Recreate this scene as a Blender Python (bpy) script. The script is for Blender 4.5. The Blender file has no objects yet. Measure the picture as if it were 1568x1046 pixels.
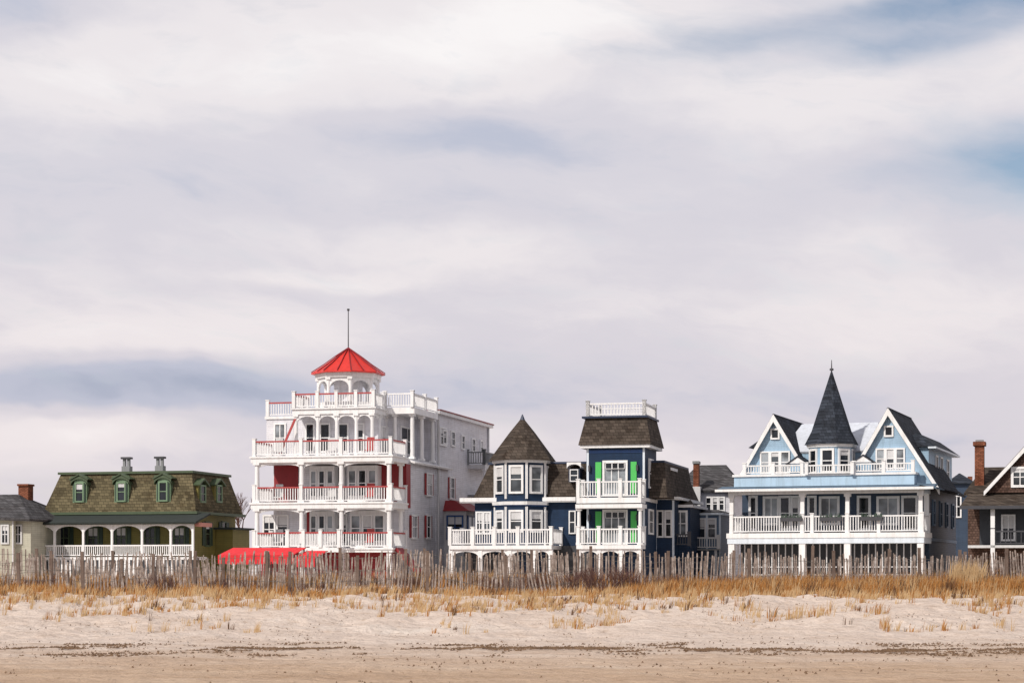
import bpy, math, random
from mathutils import Matrix, Vector, noise
random.seed(7)
F=3136.0; CX=784.0; HZ=880.0; CZ=1.6; GZ=1.2
scene=bpy.context.scene
R=random.random
def U(a,b): return a+(b-a)*R()

# ---------------------------------------------------------------- materials
def newmat(name):
    m=bpy.data.materials.new(name); m.use_nodes=True
    nt=m.node_tree; b=nt.nodes['Principled BSDF']
    return m,nt,b
def ramp(nt,fac,stops):
    r=nt.nodes.new('ShaderNodeValToRGB')
    el=r.color_ramp.elements
    while len(el)<len(stops): el.new(0.5)
    for e,(p,c) in zip(el,stops):
        e.position=p; e.color=(c[0],c[1],c[2],1)
    nt.links.new(fac,r.inputs[0]); return r.outputs[0]
def noisetex(nt,vec,scale,detail=4,rough=.6):
    n=nt.nodes.new('ShaderNodeTexNoise'); n.inputs['Scale'].default_value=scale
    n.inputs['Detail'].default_value=detail; n.inputs['Roughness'].default_value=rough
    if vec is not None: nt.links.new(vec,n.inputs['Vector'])
    return n.outputs['Fac']
def mp(nt,vec,scale=(1,1,1)):
    m=nt.nodes.new('ShaderNodeMapping'); m.inputs['Scale'].default_value=scale
    nt.links.new(vec,m.inputs['Vector']); return m.outputs[0]
def mul(nt,a,b):
    mx=nt.nodes.new('ShaderNodeMix'); mx.data_type='RGBA'; mx.blend_type='MULTIPLY'; mx.inputs[0].default_value=1
    nt.links.new(a,mx.inputs[6]); nt.links.new(b,mx.inputs[7]); return mx.outputs[2]
def objco(nt): return nt.nodes.new('ShaderNodeTexCoord').outputs['Object']
def sc(c,k): return tuple(min(1,x*k) for x in c)
def bump(nt,b,h,st,dist):
    n=nt.nodes.new('ShaderNodeBump'); n.inputs['Strength'].default_value=st; n.inputs['Distance'].default_value=dist
    nt.links.new(h,n.inputs['Height']); nt.links.new(n.outputs[0],b.inputs['Normal'])
MATS={}
def streaks(nt,co,lo):
    f=noisetex(nt,mp(nt,co,(2.6,2.6,.22)),1.6,5,.7)
    return ramp(nt,f,[(.34,(lo,lo*.99,lo*.97)),(.52,(1,1,1))])
def paint(name,c,rough=.55,var=.12,metal=0):
    m,nt,b=newmat(name); co=objco(nt)
    f=noisetex(nt,mp(nt,co,(1,1,.5)),1.3,6,.7)
    nt.links.new(mul(nt,ramp(nt,f,[(.3,sc(c,1-var)),(.7,sc(c,1+var*.5))]),streaks(nt,co,.86)),b.inputs['Base Color'])
    b.inputs['Roughness'].default_value=rough; b.inputs['Metallic'].default_value=metal
    MATS[name]=m; return m
def clap(name,c,per=.13,dark=.72):
    m,nt,b=newmat(name); co=objco(nt)
    w=nt.nodes.new('ShaderNodeTexWave'); w.wave_type='BANDS'; w.bands_direction='Z'; w.wave_profile='SAW'
    w.inputs['Scale'].default_value=2*math.pi/per/20*1.0; w.inputs['Distortion'].default_value=0
    nt.links.new(co,w.inputs['Vector'])
    f=noisetex(nt,mp(nt,co,(.6,.6,2.5)),1.0,6,.7)
    c1=mul(nt,ramp(nt,f,[(.3,sc(c,.8)),(.7,sc(c,1.08))]),streaks(nt,co,.84))
    nt.links.new(mul(nt,c1,ramp(nt,w.outputs['Fac'],[(0,(dark,)*3),(.22,(1,1,1))])),b.inputs['Base Color'])
    b.inputs['Roughness'].default_value=.6; b.inputs['Specular IOR Level'].default_value=.3
    bump(nt,b,w.outputs['Fac'],.5,.02)
    MATS[name]=m
def shingle(name,c,w=.35,h=.2,var=.35):
    m,nt,b=newmat(name); co=objco(nt)
    sx=nt.nodes.new('ShaderNodeSeparateXYZ'); nt.links.new(co,sx.inputs[0])
    ad=nt.nodes.new('ShaderNodeMath'); ad.operation='ADD'; nt.links.new(sx.outputs[0],ad.inputs[0]); nt.links.new(sx.outputs[1],ad.inputs[1])
    cb=nt.nodes.new('ShaderNodeCombineXYZ'); nt.links.new(ad.outputs[0],cb.inputs[0]); nt.links.new(sx.outputs[2],cb.inputs[1])
    br=nt.nodes.new('ShaderNodeTexBrick'); nt.links.new(cb.outputs[0],br.inputs['Vector'])
    br.inputs['Scale'].default_value=1; br.inputs['Brick Width'].default_value=w; br.inputs['Row Height'].default_value=h
    br.inputs['Mortar Size'].default_value=.014
    br.inputs['Color1'].default_value=(*sc(c,1-var),1); br.inputs['Color2'].default_value=(*sc(c,1+var),1)
    br.inputs['Mortar'].default_value=(*sc(c,.35),1)
    f=noisetex(nt,co,.9,6,.75)
    nt.links.new(mul(nt,br.outputs['Color'],ramp(nt,f,[(.32,(.55,.5,.47)),(.5,(.95,.95,.95)),(.68,(1.0,1.0,1.0))])),b.inputs['Base Color'])
    b.inputs['Roughness'].default_value=.9; b.inputs['Specular IOR Level'].default_value=.12
    bump(nt,b,br.outputs['Fac'],-.5,.03)
    MATS[name]=m
def glassm(name,c,rough=.08):
    m,nt,b=newmat(name); co=objco(nt)
    f=noisetex(nt,co,.8,2,.5)
    nt.links.new(ramp(nt,f,[(.4,sc(c,.4)),(.62,sc(c,1.6))]),b.inputs['Base Color'])
    b.inputs['Roughness'].default_value=rough; b.inputs['IOR'].default_value=1.45
    MATS[name]=m
paint('white',(.8,.8,.81),var=.08); paint('white_blue',(.68,.75,.83)); paint('offwhite',(.6,.6,.61))
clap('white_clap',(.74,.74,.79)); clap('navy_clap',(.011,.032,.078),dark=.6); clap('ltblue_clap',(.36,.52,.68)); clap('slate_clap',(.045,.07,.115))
clap('olive_clap',(.2,.175,.05)); clap('cream_clap',(.5,.49,.4)); clap('slateblue_clap',(.13,.2,.3))
shingle('olive_shingle',(.125,.105,.062)); shingle('brown_shingle',(.08,.064,.053)); shingle('navy_shingle',(.038,.045,.06)); shingle('grey_shingle',(.085,.083,.088))
shingle('cedar_wall',(.12,.075,.06),.2,.16); shingle('brick',(.26,.1,.06),.24,.09,.3)
paint('red',(.62,.03,.02),.4); paint('red_canvas',(.75,.02,.03),.7); paint('darkred',(.25,.01,.016)); paint('rail_red',(.4,.05,.05))
paint('green_trim',(.06,.09,.045)); paint('mint',(.16,.25,.15)); paint('lime',(.07,.48,.1)); paint('dkgreen',(.02,.045,.03)); paint('porchroof',(.022,.03,.028),.8)
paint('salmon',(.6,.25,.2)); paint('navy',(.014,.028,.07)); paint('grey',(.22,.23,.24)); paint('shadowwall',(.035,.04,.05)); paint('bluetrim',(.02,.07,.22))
paint('glare_metal_roof',(.62,.66,.74),.45); paint('ltblue',(.42,.58,.73)); paint('iron',(.05,.05,.06)); paint('blueroof',(.08,.13,.19),.7)  # pale metal roof has sun glare put into its colour
glassm('glass',(.016,.02,.026)); glassm('curtain',(.2,.22,.24),.2); glassm('glass_grey',(.05,.058,.066),.1)

# ---------------------------------------------------------------- building kit
class House:
    def __init__(s,name,px0,D,th,ref=None,gz=GZ):
        s.name=name; s.D=D; s.t=math.radians(th); s.c=math.cos(s.t); s.s=math.sin(s.t)
        s.ox=(px0-CX)/F*D; s.oy=D; s.gz=gz; s.ref=ref if ref else px0; s.parts={}
    def x(s,px,y=0):
        r=(px-CX)/F
        return (r*(s.oy+y*s.c)-s.ox-y*s.s)/(s.c+r*s.s)
    def ys(s,px,lx):
        r=(px-CX)/F
        return (s.ox+lx*s.c-r*(s.oy-lx*s.s))/(r*s.c-s.s)
    def z(s,py,y=0,lx=None):
        if lx is None: lx=s.x(s.ref,y)
        Y=s.oy-lx*s.s+y*s.c
        return CZ+(HZ-py)/F*Y-s.gz
    def side(s,lx): return Matrix.Translation((lx,0,0))@Matrix.Rotation(math.pi/2,4,'Z')
    def add(s,part,mat,vs,fs,M=None):
        k=(part,mat); V,Fc=s.parts.setdefault(k,([],[]))
        o=len(V)
        for v in vs:
            v=Vector(v)
            if M is not None: v=M@v
            V.append(tuple(v))
        for f in fs: Fc.append(tuple(i+o for i in f))
    def box(s,part,mat,x0,x1,y0,y1,z0,z1,M=None):
        if x1<x0:x0,x1=x1,x0
        if y1<y0:y0,y1=y1,y0
        if z1<z0:z0,z1=z1,z0
        s.add(part,mat,[(x0,y0,z0),(x1,y0,z0),(x1,y1,z0),(x0,y1,z0),(x0,y0,z1),(x1,y0,z1),(x1,y1,z1),(x0,y1,z1)],
          [(0,3,2,1),(4,5,6,7),(0,1,5,4),(1,2,6,5),(2,3,7,6),(3,0,4,7)],M)
    def poly(s,part,mat,pts,y0,y1,M=None):
        n=len(pts)
        vs=[(p[0],y0,p[1]) for p in pts]+[(p[0],y1,p[1]) for p in pts]
        fs=[tuple(range(n)),tuple(range(2*n-1,n-1,-1))]+[(i,n+i,n+(i+1)%n,(i+1)%n) for i in range(n)]
        s.add(part,mat,vs,fs,M)
    def slab(s,part,mat,p,t=.12,M=None):
        p=[Vector(q) for q in p]; n=(p[1]-p[0]).cross(p[2]-p[0]).normalized()
        if n.z<0:n=-n
        q=[v-n*t for v in p]; k=len(p)
        s.add(part,mat,[tuple(v) for v in p+q],[tuple(range(k)),tuple(range(2*k-1,k-1,-1))]+[(i,k+i,k+(i+1)%k,(i+1)%k) for i in range(k)],M)
    def prism(s,part,mat,cx,cy,r0,r1,z0,z1,n=8,rot=None,M=None):
        if rot is None: rot=math.pi/n
        vs=[];fs=[]
        for r,z in((r0,z0),(r1,z1)):
            for i in range(n):
                a=rot+2*math.pi*i/n
                vs.append((cx+r*math.sin(a),cy-r*math.cos(a),z))
        fs=[(i,(i+1)%n,n+(i+1)%n,n+i) for i in range(n)]+[tuple(range(n-1,-1,-1)),tuple(range(n,2*n))]
        s.add(part,mat,vs,fs,M)
    def frust(s,part,mat,x0,x1,y0,y1,z0,ix0,ix1,iy0,iy1,z1,M=None):
        s.add(part,mat,[(x0,y0,z0),(x1,y0,z0),(x1,y1,z0),(x0,y1,z0),(x0+ix0,y0+iy0,z1),(x1-ix1,y0+iy0,z1),(x1-ix1,y1-iy1,z1),(x0+ix0,y1-iy1,z1)],
          [(0,3,2,1),(4,5,6,7),(0,1,5,4),(1,2,6,5),(2,3,7,6),(3,0,4,7)],M)
    def col(s,x,y,z0,z1,r=.13,mat='white',M=None,part='columns'):
        s.prism(part,mat,x,y,r,r*.85,z0+.15,z1-.15,10,M=M)
        s.box(part,mat,x-r*1.3,x+r*1.3,y-r*1.3,y+r*1.3,z0,z0+.15,M)
        s.box(part,mat,x-r*1.3,x+r*1.3,y-r*1.3,y+r*1.3,z1-.15,z1,M)
    def rail(s,x0,x1,y,z0,h=.95,mat='white',top=None,posts=(),M=None,sp=.17,bw=.055,ends=True,part='railings'):
        if x1<x0:x0,x1=x1,x0
        top=top or mat
        s.box(part,top,x0,x1,y-.05,y+.05,z0+h-.09,z0+h,M)
        s.box(part,mat,x0,x1,y-.035,y+.035,z0+.08,z0+.15,M)
        n=max(2,int((x1-x0)/sp))
        for i in range(n):
            cx=x0+(i+.5)*(x1-x0)/n
            s.box(part,mat,cx-bw/2,cx+bw/2,y-.025,y+.025,z0+.15,z0+h-.09,M)
        pp=list(posts)+([x0,x1] if ends else [])
        for p in pp:
            s.box(part,mat,p-.11,p+.11,y-.11,y+.11,z0,z0+h+.12,M)
            s.box(part,mat,p-.14,p+.14,y-.14,y+.14,z0+h+.12,z0+h+.17,M)
    def arch(s,x0,x1,y0,y1,zt,zb,rise,mat='white',M=None,n=10,part='arches'):
        pts=[(x0,zt),(x0,zb)]
        for i in range(1,n):
            a=math.pi*i/n; pts.append(((x0+x1)/2-(x1-x0)/2*math.cos(a),zb+rise*math.sin(a)))
        pts+=[(x1,zb),(x1,zt)]
        for i in range(1,len(pts)-2):
            a,b=pts[i],pts[i+1]
            s.add(part,mat,[(a[0],y0,a[1]),(b[0],y0,b[1]),(b[0],y0,zt),(a[0],y0,zt),(a[0],y1,a[1]),(b[0],y1,b[1]),(b[0],y1,zt),(a[0],y1,zt)],
              [(0,1,2,3),(7,6,5,4),(0,4,5,1)],M)
    def win(s,x0,x1,z0,z1,y,glass='glass',trim='white',nv=1,nh=1,tw=.11,M=None,shut=None,sw=.38,hood=None,part='windows'):
        if x1<x0:x0,x1=x1,x0
        if z1<z0:z0,z1=z1,z0
        if z1-z0<.1 or x1-x0<.1: return
        s.box(part+'_glass',glass,x0,x1,y-.03,y+.02,z0,z1,M)
        if glass=='glass_grey' or (glass=='glass' and R()<.3):
            k=U(.2,.5); s.box(part+'_blinds','offwhite',x0+.01,x1-.01,y-.034,y-.028,z1-(z1-z0)*k,z1-.01,M)
        s.box(part+'_frames',trim,x0-tw,x0,y-.09,y+.02,z0-tw,z1+tw,M)
        s.box(part+'_frames',trim,x1,x1+tw,y-.09,y+.02,z0-tw,z1+tw,M)
        s.box(part+'_frames',trim,x0,x1,y-.09,y+.02,z1,z1+tw,M)
        s.box(part+'_frames',trim,x0,x1,y-.11,y+.02,z0-tw,z0,M)
        for i in range(1,nv+1):
            c=x0+(x1-x0)*i/(nv+1); s.box(part+'_frames',trim,c-.03,c+.03,y-.06,y-.036,z0,z1,M)
        for i in range(1,nh+1):
            c=z0+(z1-z0)*i/(nh+1); s.box(part+'_frames',trim,x0,x1,y-.065,y-.037,c-.03,c+.03,M)
        if shut:
            s.box('shutters',shut,x0-tw-.02-sw,x0-tw-.02,y-.07,y+.02,z0-.03,z1+.05,M)
            s.box('shutters',shut,x1+tw+.02,x1+tw+.02+sw,y-.07,y+.02,z0-.03,z1+.05,M)
    def fw(s,p0,p1,q0,q1,y,**k):
        x0=s.x(p0,y);x1=s.x(p1,y); s.win(x0,x1,s.z(q1,y,x0),s.z(q0,y,x0),y,**k)
    def sw_(s,p0,p1,q0,q1,lx,**k):
        a=s.ys(p0,lx);b=s.ys(p1,lx); m=(a+b)/2
        s.win(a,b,s.z(q1,m,lx),s.z(q0,m,lx),0,M=s.side(lx),**k)
    def gable(s,xl,xr,xa,zl,zr,za,y0,y1,wall,roof,oh=.35,barge='white',bt=.28):
        s.poly('gable_walls',wall,[(xl,zl),(xr,zr),(xa,za)],y0,y0+.25)
        s.poly('gable_walls',wall,[(xl,zl),(xr,zr),(xa,za)],y1-.25,y1)
        e=.12
        s.slab('roof',roof,[(xl,y0-oh,zl+e),(xa,y0-oh,za+e),(xa,y1+.2,za+e),(xl,y1+.2,zl+e)],.1)
        s.slab('roof',roof,[(xa,y0-oh,za+e+.004),(xr,y0-oh,zr+e),(xr,y1+.2,zr+e),(xa,y1+.2,za+e+.004)],.1)
        s.poly('bargeboards',barge,[(xl,zl-bt+.1),(xa,za-bt),(xr,zr-bt+.1),(xr,zr+.08),(xa,za+.08),(xl,zl+.08)],y0-oh-.06,y0-oh+.0)
    def finish(s):
        import bmesh
        e=bpy.data.objects.new(s.name,None); scene.collection.objects.link(e)
        e.location=(s.ox,s.oy,s.gz); e.rotation_euler=(0,0,-s.t); e.empty_display_size=.5
        for (p,m),(V,Fc) in s.parts.items():
            me=bpy.data.meshes.new(p); me.from_pydata(V,[],Fc); me.materials.append(MATS[m]); me.update()
            bm=bmesh.new(); bm.from_mesh(me); bmesh.ops.recalc_face_normals(bm,faces=bm.faces); bm.to_mesh(me); bm.free()
            o=bpy.data.objects.new(p+'_'+m,me); scene.collection.objects.link(o); o.parent=e
        return e

# ================================================================ 1 green mansard house
h=House('green_mansard_house',35,138,15,ref=170)
X,Z=h.x,h.z
W=X(296); zf=Z(852)
h.box('porch_floor','white',0,W,0,2.2,zf-.2,zf)
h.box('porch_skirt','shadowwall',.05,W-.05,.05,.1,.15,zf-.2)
for i in range(40):
    c=.05+i*(W-.1)/40; h.box('porch_skirt','white',c,c+.12,-.0,.045,.1,zf-.2)
xp=[X(p) for p in (38,82,126,170,216,260)]+[W-.1]
for p in xp: h.box('columns','white',p-.07,p+.07,.1,.24,zf,Z(801))
for a,b in zip(xp[:-1],xp[1:]):
    h.arch(a+.07,b-.07,.13,.2,Z(802),Z(815),Z(804.5)-Z(815),'white')
    h.rail(a+.07,b-.07,.17,zf,.8,'white',ends=False,sp=.14)
h.slab('porch_roof','porchroof',[(-.3,-.3,Z(799)),(W+.3,-.3,Z(799)),(W+.1,2.6,Z(784)),(.2,2.6,Z(784))],.12)
h.box('cornice','porchroof',-.25,W+.25,-.25,.25,Z(802),Z(799)-.15)
bx0=X(66,2.2);bx1=X(300,2.2)
side_d=h.ys(372,bx1)
h.box('walls','olive_clap',bx0+.4,bx1-.4,2.6,side_d-.4,0,Z(784,2))
for c in (98,143,186,230,275):
    h.fw(c-7,c+7,808,838,2.6,glass='glass',trim='green_trim',nv=1,nh=1,shut='dkgreen',sw=.25)
zt=Z(725,3);zb=Z(783,2)
ix=X(93,3.2)-bx0
h.frust('mansard_roof','olive_shingle',bx0,bx1,2.2,side_d,zb,ix,.75,1.0,.8,zt)
h.frust('roof_cornice','green_trim',bx0+ix-.15,bx1-.6,3.05,side_d-.65,zt,0,0,0,0,zt+.16)
h.box('eaves','green_trim',bx0-.15,bx1+.15,2.05,side_d+.15,zb-.18,zb)
for c in (122,186,250):
    y=2.45;x=X(c,y);w=.52
    za=Z(768,y);zc=Z(742,y)
    h.box('dormers','mint',x-w,x+w,y,y+1.3,za-.05,zc)
    h.arch(x-w-.1,x+w+.1,y-.12,y+1.3,zc+.62,zc,.42,'green_trim',part='dormer_hoods')
    h.poly('dormers','mint',[(x-w,zc),(x+w,zc),(x+w*.7,zc+.33),(x,zc+.46),(x-w*.7,zc+.33)],y+.02,y+1.2)
    h.slab('dormer_hoods','green_trim',[(x-w-.2,y-.2,zc+.42),(x,y-.2,zc+.78),(x,y+1.5,zc+.78),(x-w-.2,y+1.5,zc+.42)],.08)
    h.slab('dormer_hoods','green_trim',[(x,y-.2,zc+.784),(x+w+.2,y-.2,zc+.42),(x+w+.2,y+1.5,zc+.42),(x,y+1.5,zc+.784)],.08)
    h.win(x-.24,x+.24,za+.1,zc+.1,y,glass='glass',trim='mint',nv=0,nh=1,tw=.1)
    h.box('shutters','dkgreen',x-.44,x-.35,y-.07,y,za+.05,zc+.1); h.box('shutters','dkgreen',x+.35,x+.44,y-.07,y,za+.05,zc+.1)
S=h.side(bx1-.25)
for c in (315,340):
    yy=h.ys(c,bx1);
    za=h.z(770,yy,bx1);zc=h.z(742,yy,bx1)
    h.box('dormers','olive_clap',yy-.7,yy+.7,0,1.2,za,zc,S)
    h.slab('dormer_hoods','green_trim',[(yy-.9,-.2,zc),(yy,-.2,zc+.45),(yy,1.2,zc+.45),(yy-.9,1.2,zc)],.1,S)
    h.slab('dormer_hoods','green_trim',[(yy,-.2,zc+.454),(yy+.9,-.2,zc),(yy+.9,1.2,zc),(yy,1.2,zc+.454)],.1,S)
    h.win(yy-.35,yy+.35,za+.15,zc-.1,0,M=S,glass='glass',trim='mint',nv=0,nh=1)
    h.sw_(c-1,c+5,800,834,bx1-.4,trim='green_trim',shut='dkgreen',nv=0)
for c in (195,246):
    x=X(c,7)
    h.box('chimneys','grey',x-.3,x+.3,6.7,7.2,zt-.2,Z(714,7))
    for d in(-.16,.16):
        h.box('chimneys','grey',x+d-.09,x+d+.09,6.8,7.0,Z(714,7),Z(703,7))
    h.box('chimneys','iron',x-.35,x+.35,6.65,7.15,Z(703,7),Z(700,7))
h.box('side_porch','olive_clap',bx1-.4,bx1+.9,side_d-4,side_d-1,0,Z(812,8))
h.box('side_porch_roof','porchroof',bx1-.4,bx1+1.2,side_d-4.3,side_d-.8,Z(812,8),Z(809,8))
h.box('side_steps','salmon',W-.02,W+.3,.3,2.4,Z(806),Z(800))
h.finish()

# ================================================================ 2 white hotel
h=House('white_balcony_house',388,133.4,14,ref=490)
X,Z=h.x,h.z
W=X(598); L1=Z(838);L2=Z(768);L3=Z(697);L4=Z(625,3)
BD=3.3
S=h.side(W); yR=h.ys(668,W); yE=h.ys(748,W)
px=[X(p) for p in(390,461,522)]+[W-.12]
for z,t in((L1,.3),(L2,.42),(L3,.42)):
    h.box('balcony_floors','white',-.15,W+.15,-.1,BD,z-t,z)
    h.box('balcony_floors','white',-.22,W+.22,-.17,BD,z-.12,z-.02+.002)
for i,(z0,z1) in enumerate(((L1,L2-.42),(L2,L3-.42))):
    for p in px: h.col(p+(.12 if p==px[0] else 0),.12,z0,z1,.17)
    h.col(W-.2,BD-.4,z0,z1,.15); 
    for a,b in zip(px[:-1],px[1:]): h.arch(a+.2,b-.1,.05,.2,z1,z1-.35,.25)
for z in (L1,L2,L3):
    tp='rail_red' 
    h.rail(0.05,W,0.03,z,1.0,'white',top=tp,posts=px[1:-1])
    h.rail(0.1,BD-.1,-.0,z,1.0,'white',top=tp,M=S)
    h.rail(0.1,BD-.1,0,z,1.0,'white',top=tp,M=h.side(.05))
h.box('balcony_floors','white',X(450),X(528),-1.2,-.17,L1-.3,L1)
h.rail(X(450),X(528),-1.15,L1,1.0,'white',top='rail_red',posts=[X(474),X(500)])
h.box('foundation','darkred',.1,W-.1,1.2,1.4,0,L1-.3)
for p in px: h.box('piers','white',p-.15,p+.15,.0,.3,0,L1-.3)
h.box('walls','white_clap',.15,W-.05,BD,yR+2,0,L3-.05)
h.box('walls','white_clap',.3,W,yR,yE,0,h.z(633,yR,W))
h.box('red_wall_panels','darkred',.2,X(457,BD),BD-.05,BD,L2,L3-.42)
h.box('red_wall_panels','darkred',X(578,BD),W-.04,BD-.05,BD,L2,L3-.42)
h.box('red_wall_panels','darkred',X(470,BD),X(480,BD),BD-.05,BD,L1,L2-.42)
h.box('red_wall_panels','darkred',W-.049,W+.04,BD+.02,BD+1.0,L2-.3,L3-.42)
for (a,b,lv) in((474,512,L2),(532,578,L2),(474,512,L1),(536,590,L1)):
    y=BD-.9
    xa,xb=X(a,y),X(b,y)
    h.box('bay_windows','white',xa,xb,y,BD,lv,lv+2.45)
    n=3; ww=(xb-xa)/n
    for i in range(n):
        h.win(xa+i*ww+.13,xa+(i+1)*ww-.13,lv+.5,lv+2.1,y,glass='curtain' if i!=1 else 'glass',tw=.07,nv=0,nh=1)
h.fw(405,420,790,830,BD,glass='glass',nv=1,nh=1)
h.fw(426,440,790,836,BD,glass='glass',nv=0,nh=2)
h.fw(515,526,716,760,BD-.05,glass='glass')
h.fw(518,530,788,830,BD,glass='glass')
# porch furniture behind the railings
for z_ in(L1,L2,L3):
    for c in(420,500,560):
        cx_=X(c,1.4)
        h.box('porch_chairs','rail_red' if c==560 else 'offwhite',cx_,cx_+.5,1.2,1.7,z_+.35,z_+.42); h.box('porch_chairs','rail_red' if c==560 else 'offwhite',cx_,cx_+.5,1.68,1.74,z_+.42,z_+1.25)
        for q in(.03,.45): h.box('porch_chairs','offwhite',cx_+q,cx_+q+.04,1.22,1.26,z_,z_+.35); h.box('porch_chairs','offwhite',cx_+q,cx_+q+.04,1.62,1.66,z_,z_+.35)
yA=2.4
xa,xb=X(450,yA),X(572,yA)
h.box('upper_walls','white_clap',xa+.1,xb-.1,yA+1.3,yR+.4,L3,L4-.3)
h.box('upper_fascia','white',xa-.1,xb+.1,yA-.05,yR+.3,L4-.42,L4)
h.box('upper_fascia','white',xa-.2,xb+.2,yA-.15,yR+.3,L4-.1,L4-.02+.003)
cp=[xa+.12,X(486,yA),X(515,yA),X(545,yA),xb-.12]
for p in cp: h.col(p,yA+.12,L3,L4-.42,.14)
for a,b in zip(cp[:-1],cp[1:]): h.arch(a+.1,b-.1,yA+.05,yA+.2,L4-.42,L4-.95,.4)
SA=h.side(xb)
ca=[yA+.12,yA+1.6,yA+3.1,yA+4.6]
for a in ca[1:]: h.col(a,.12,L3,L4-.42,.13,M=SA)
for a,b in zip(ca[:-1],ca[1:]): h.arch(a+.1,b-.1,.05,.2,L4-.42,L4-.95,.4,M=SA)
for a,b in((470,480),(492,504),(520,532),(548,556)): h.fw(a,b,650,690,yA+1.3,glass='glass',nv=0,nh=1)
h.win(yA+2,yA+2.8,L3+.4,L3+2.1,.1,M=SA); h.win(yA+3.5,yA+4.2,L3+.4,L3+2.1,.1,M=SA)
p0=(X(426,1.9),L3+.2);p1=(X(450,1.9),Z(640,1.9))
h.poly('stair_rail','rail_red',[(p0[0],p0[1]),(p0[0]+.16,p0[1]),(p1[0]+.16,p1[1]),(p1[0],p1[1])],1.9,1.98)
yC=4.2
h.box('upper_walls','white_clap',X(408,yC),xa+.1,yC,yR,L3,Z(640,yC))
h.box('upper_fascia','white',X(406,yC),xa-.1,yC-.1,yR,Z(640,yC),Z(637,yC)+.05)
h.rail(X(410,yC),xa-.1,yC,Z(637,yC)+.05,.95,'white',top='rail_red')
h.fw(422,436,650,690,yC,glass='curtain')
yB0=h.ys(634,W)
zB=h.z(633,yR,W)
h.box('upper_fascia','white',xb+.1,W+.15,yB0-.4,yR+.0,zB-.42,zB)
h.box('upper_walls','white_clap',xb-.1,W-1.3,yB0+.6,yR,L3,zB-.42)
for y in(yB0,yB0+2.2,yR-.5): h.col(y,.12,L3,zB-.42,.15,M=S)
h.col(xb+.6,yB0,L3,zB-.42,.14)
h.win(yB0+1.2,yR-1.2,L3+.5,L3+2.2,1.3,M=S,nv=1,glass='glass')
h.rail(yB0-.4,yR,.0,zB,.95,'white',M=S,posts=[yB0+2.5],sp=.2)
h.rail(xb,W,yB0-.35,zB,.95,'white')
h.rail(xa,xb,yA+.02,L4,.95,'white',top='rail_red',posts=cp[1:-1])
h.rail(yA,yB0-.4,0,L4,.95,'white',M=SA,posts=[yA+2])
h.rail(yA,yC+1,0,L4,.95,'white',M=h.side(xa),top='rail_red')
h.slab('side_eave','white',[(W+.35,BD+1,L3-.25),(W+.35,yR+3,L3-.25),(W-.6,yR+3,L3+.12),(W-.6,BD+1,L3+.12)],.12)
h.box('rear_cornice','white',.1,W+.3,yR-.1,yE+.3,zB+.0,zB+.22)
h.box('rear_roof','darkred',.2,W+.36,yR-.05,yE+.35,zB+.22,zB+.3)
for yy in (yR+.3,yE-.3): h.box('downspouts','offwhite',yy-.06,yy+.06,-.14,-.02,.1,zB,S)
for (a,b,q,r) in((630,637,790,822),(653,658,790,822),(653,660,726,757),(688,694,732,762),(678,683,660,678),(690,695,662,681),(706,710,668,686),(722,726,673,690),(735,738,676,692)):
    h.sw_(a,b,q,r,W,trim='white',nv=0,nh=1,tw=.12,glass='glass',shut='darkred' if q>700 else None,sw=.24)
h.sw_(673,682,656,680,W,nv=0)
ya,yb=h.ys(680,W),h.ys(704,W)
zz=h.z(782,ya,W)
h.box('side_bay','offwhite',ya,yb,-1.6,0,0,zz,S)
h.frust('side_bay_roof','darkred',ya-.3,yb+.3,-1.9,0,zz,.6,.6,1.2,0,zz+.75,S)
h.win(ya+.4,yb-.4,zz-1.9,zz-.4,-1.6,M=S,nv=2,nh=0,trim='bluetrim')
h.win(.3,1.3,zz-1.9,zz-.4,ya-.0,M=Matrix.Translation((W,0,0)),trim='bluetrim')
ya,yb=h.ys(716,W),h.ys(742,W); zz=h.z(711,ya,W)
h.box('rear_balcony','offwhite',ya,yb,-1.3,0,zz-.3,zz,S)
h.rail(ya,yb,-1.25,zz,.95,'grey',M=S,sp=.25); h.rail(W,W+1.25,ya,zz,.95,'grey')
h.box('rear_balcony','grey',ya,yb,-1.2,0,h.z(760,ya,W),h.z(757,ya,W),S)
h.col(ya+.2,-1.2,0,zz-.3,.1,M=S)
cy=yA+2.6; cx=(X(487,cy)+X(580,cy))/2; rr=(X(580,cy)-X(487,cy))/2
zc0=L4;zc1=Z(575,cy)
h.prism('cupola_base','white',cx,cy,rr*1.0,rr*1.0,zc0,zc0+.45)
for i in range(8):
    a=math.pi/8+i*math.pi/4
    h.col(cx+rr*.93*math.sin(a),cy-rr*.93*math.cos(a),zc0+.3,zc1-.3,.13,part='cupola_columns')
    M=Matrix.Translation((cx,cy,0))@Matrix.Rotation(i*math.pi/4,4,'Z'); ap=rr*.93*math.cos(math.pi/8); hw=rr*.93*math.sin(math.pi/8)
    h.arch(-hw+.1,hw-.1,-ap-.05,-ap+.08,zc1-.25,zc1-1.0,.5,M=M,part='cupola_arches')
h.prism('cupola_core','white_clap',cx,cy,rr*.45,rr*.45,zc0+.4,zc1-.3)
h.prism('cupola_cornice','white',cx,cy,rr*1.02,rr*1.05,zc1-.3,zc1)
za=Z(537,cy);r0=rr*1.16
h.prism('cupola_roof','red',cx,cy,r0,r0,zc1,zc1+.08)
k=[(1,0),(.66,.33),(.36,.66),(.0,1.0)]
for (a,b),(c,d) in zip(k[:-1],k[1:]):
    h.prism('cupola_roof','red',cx,cy,r0*a,max(.02,r0*c),zc1+.08+(za-zc1)*b,zc1+.08+(za-zc1)*d)
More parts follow.
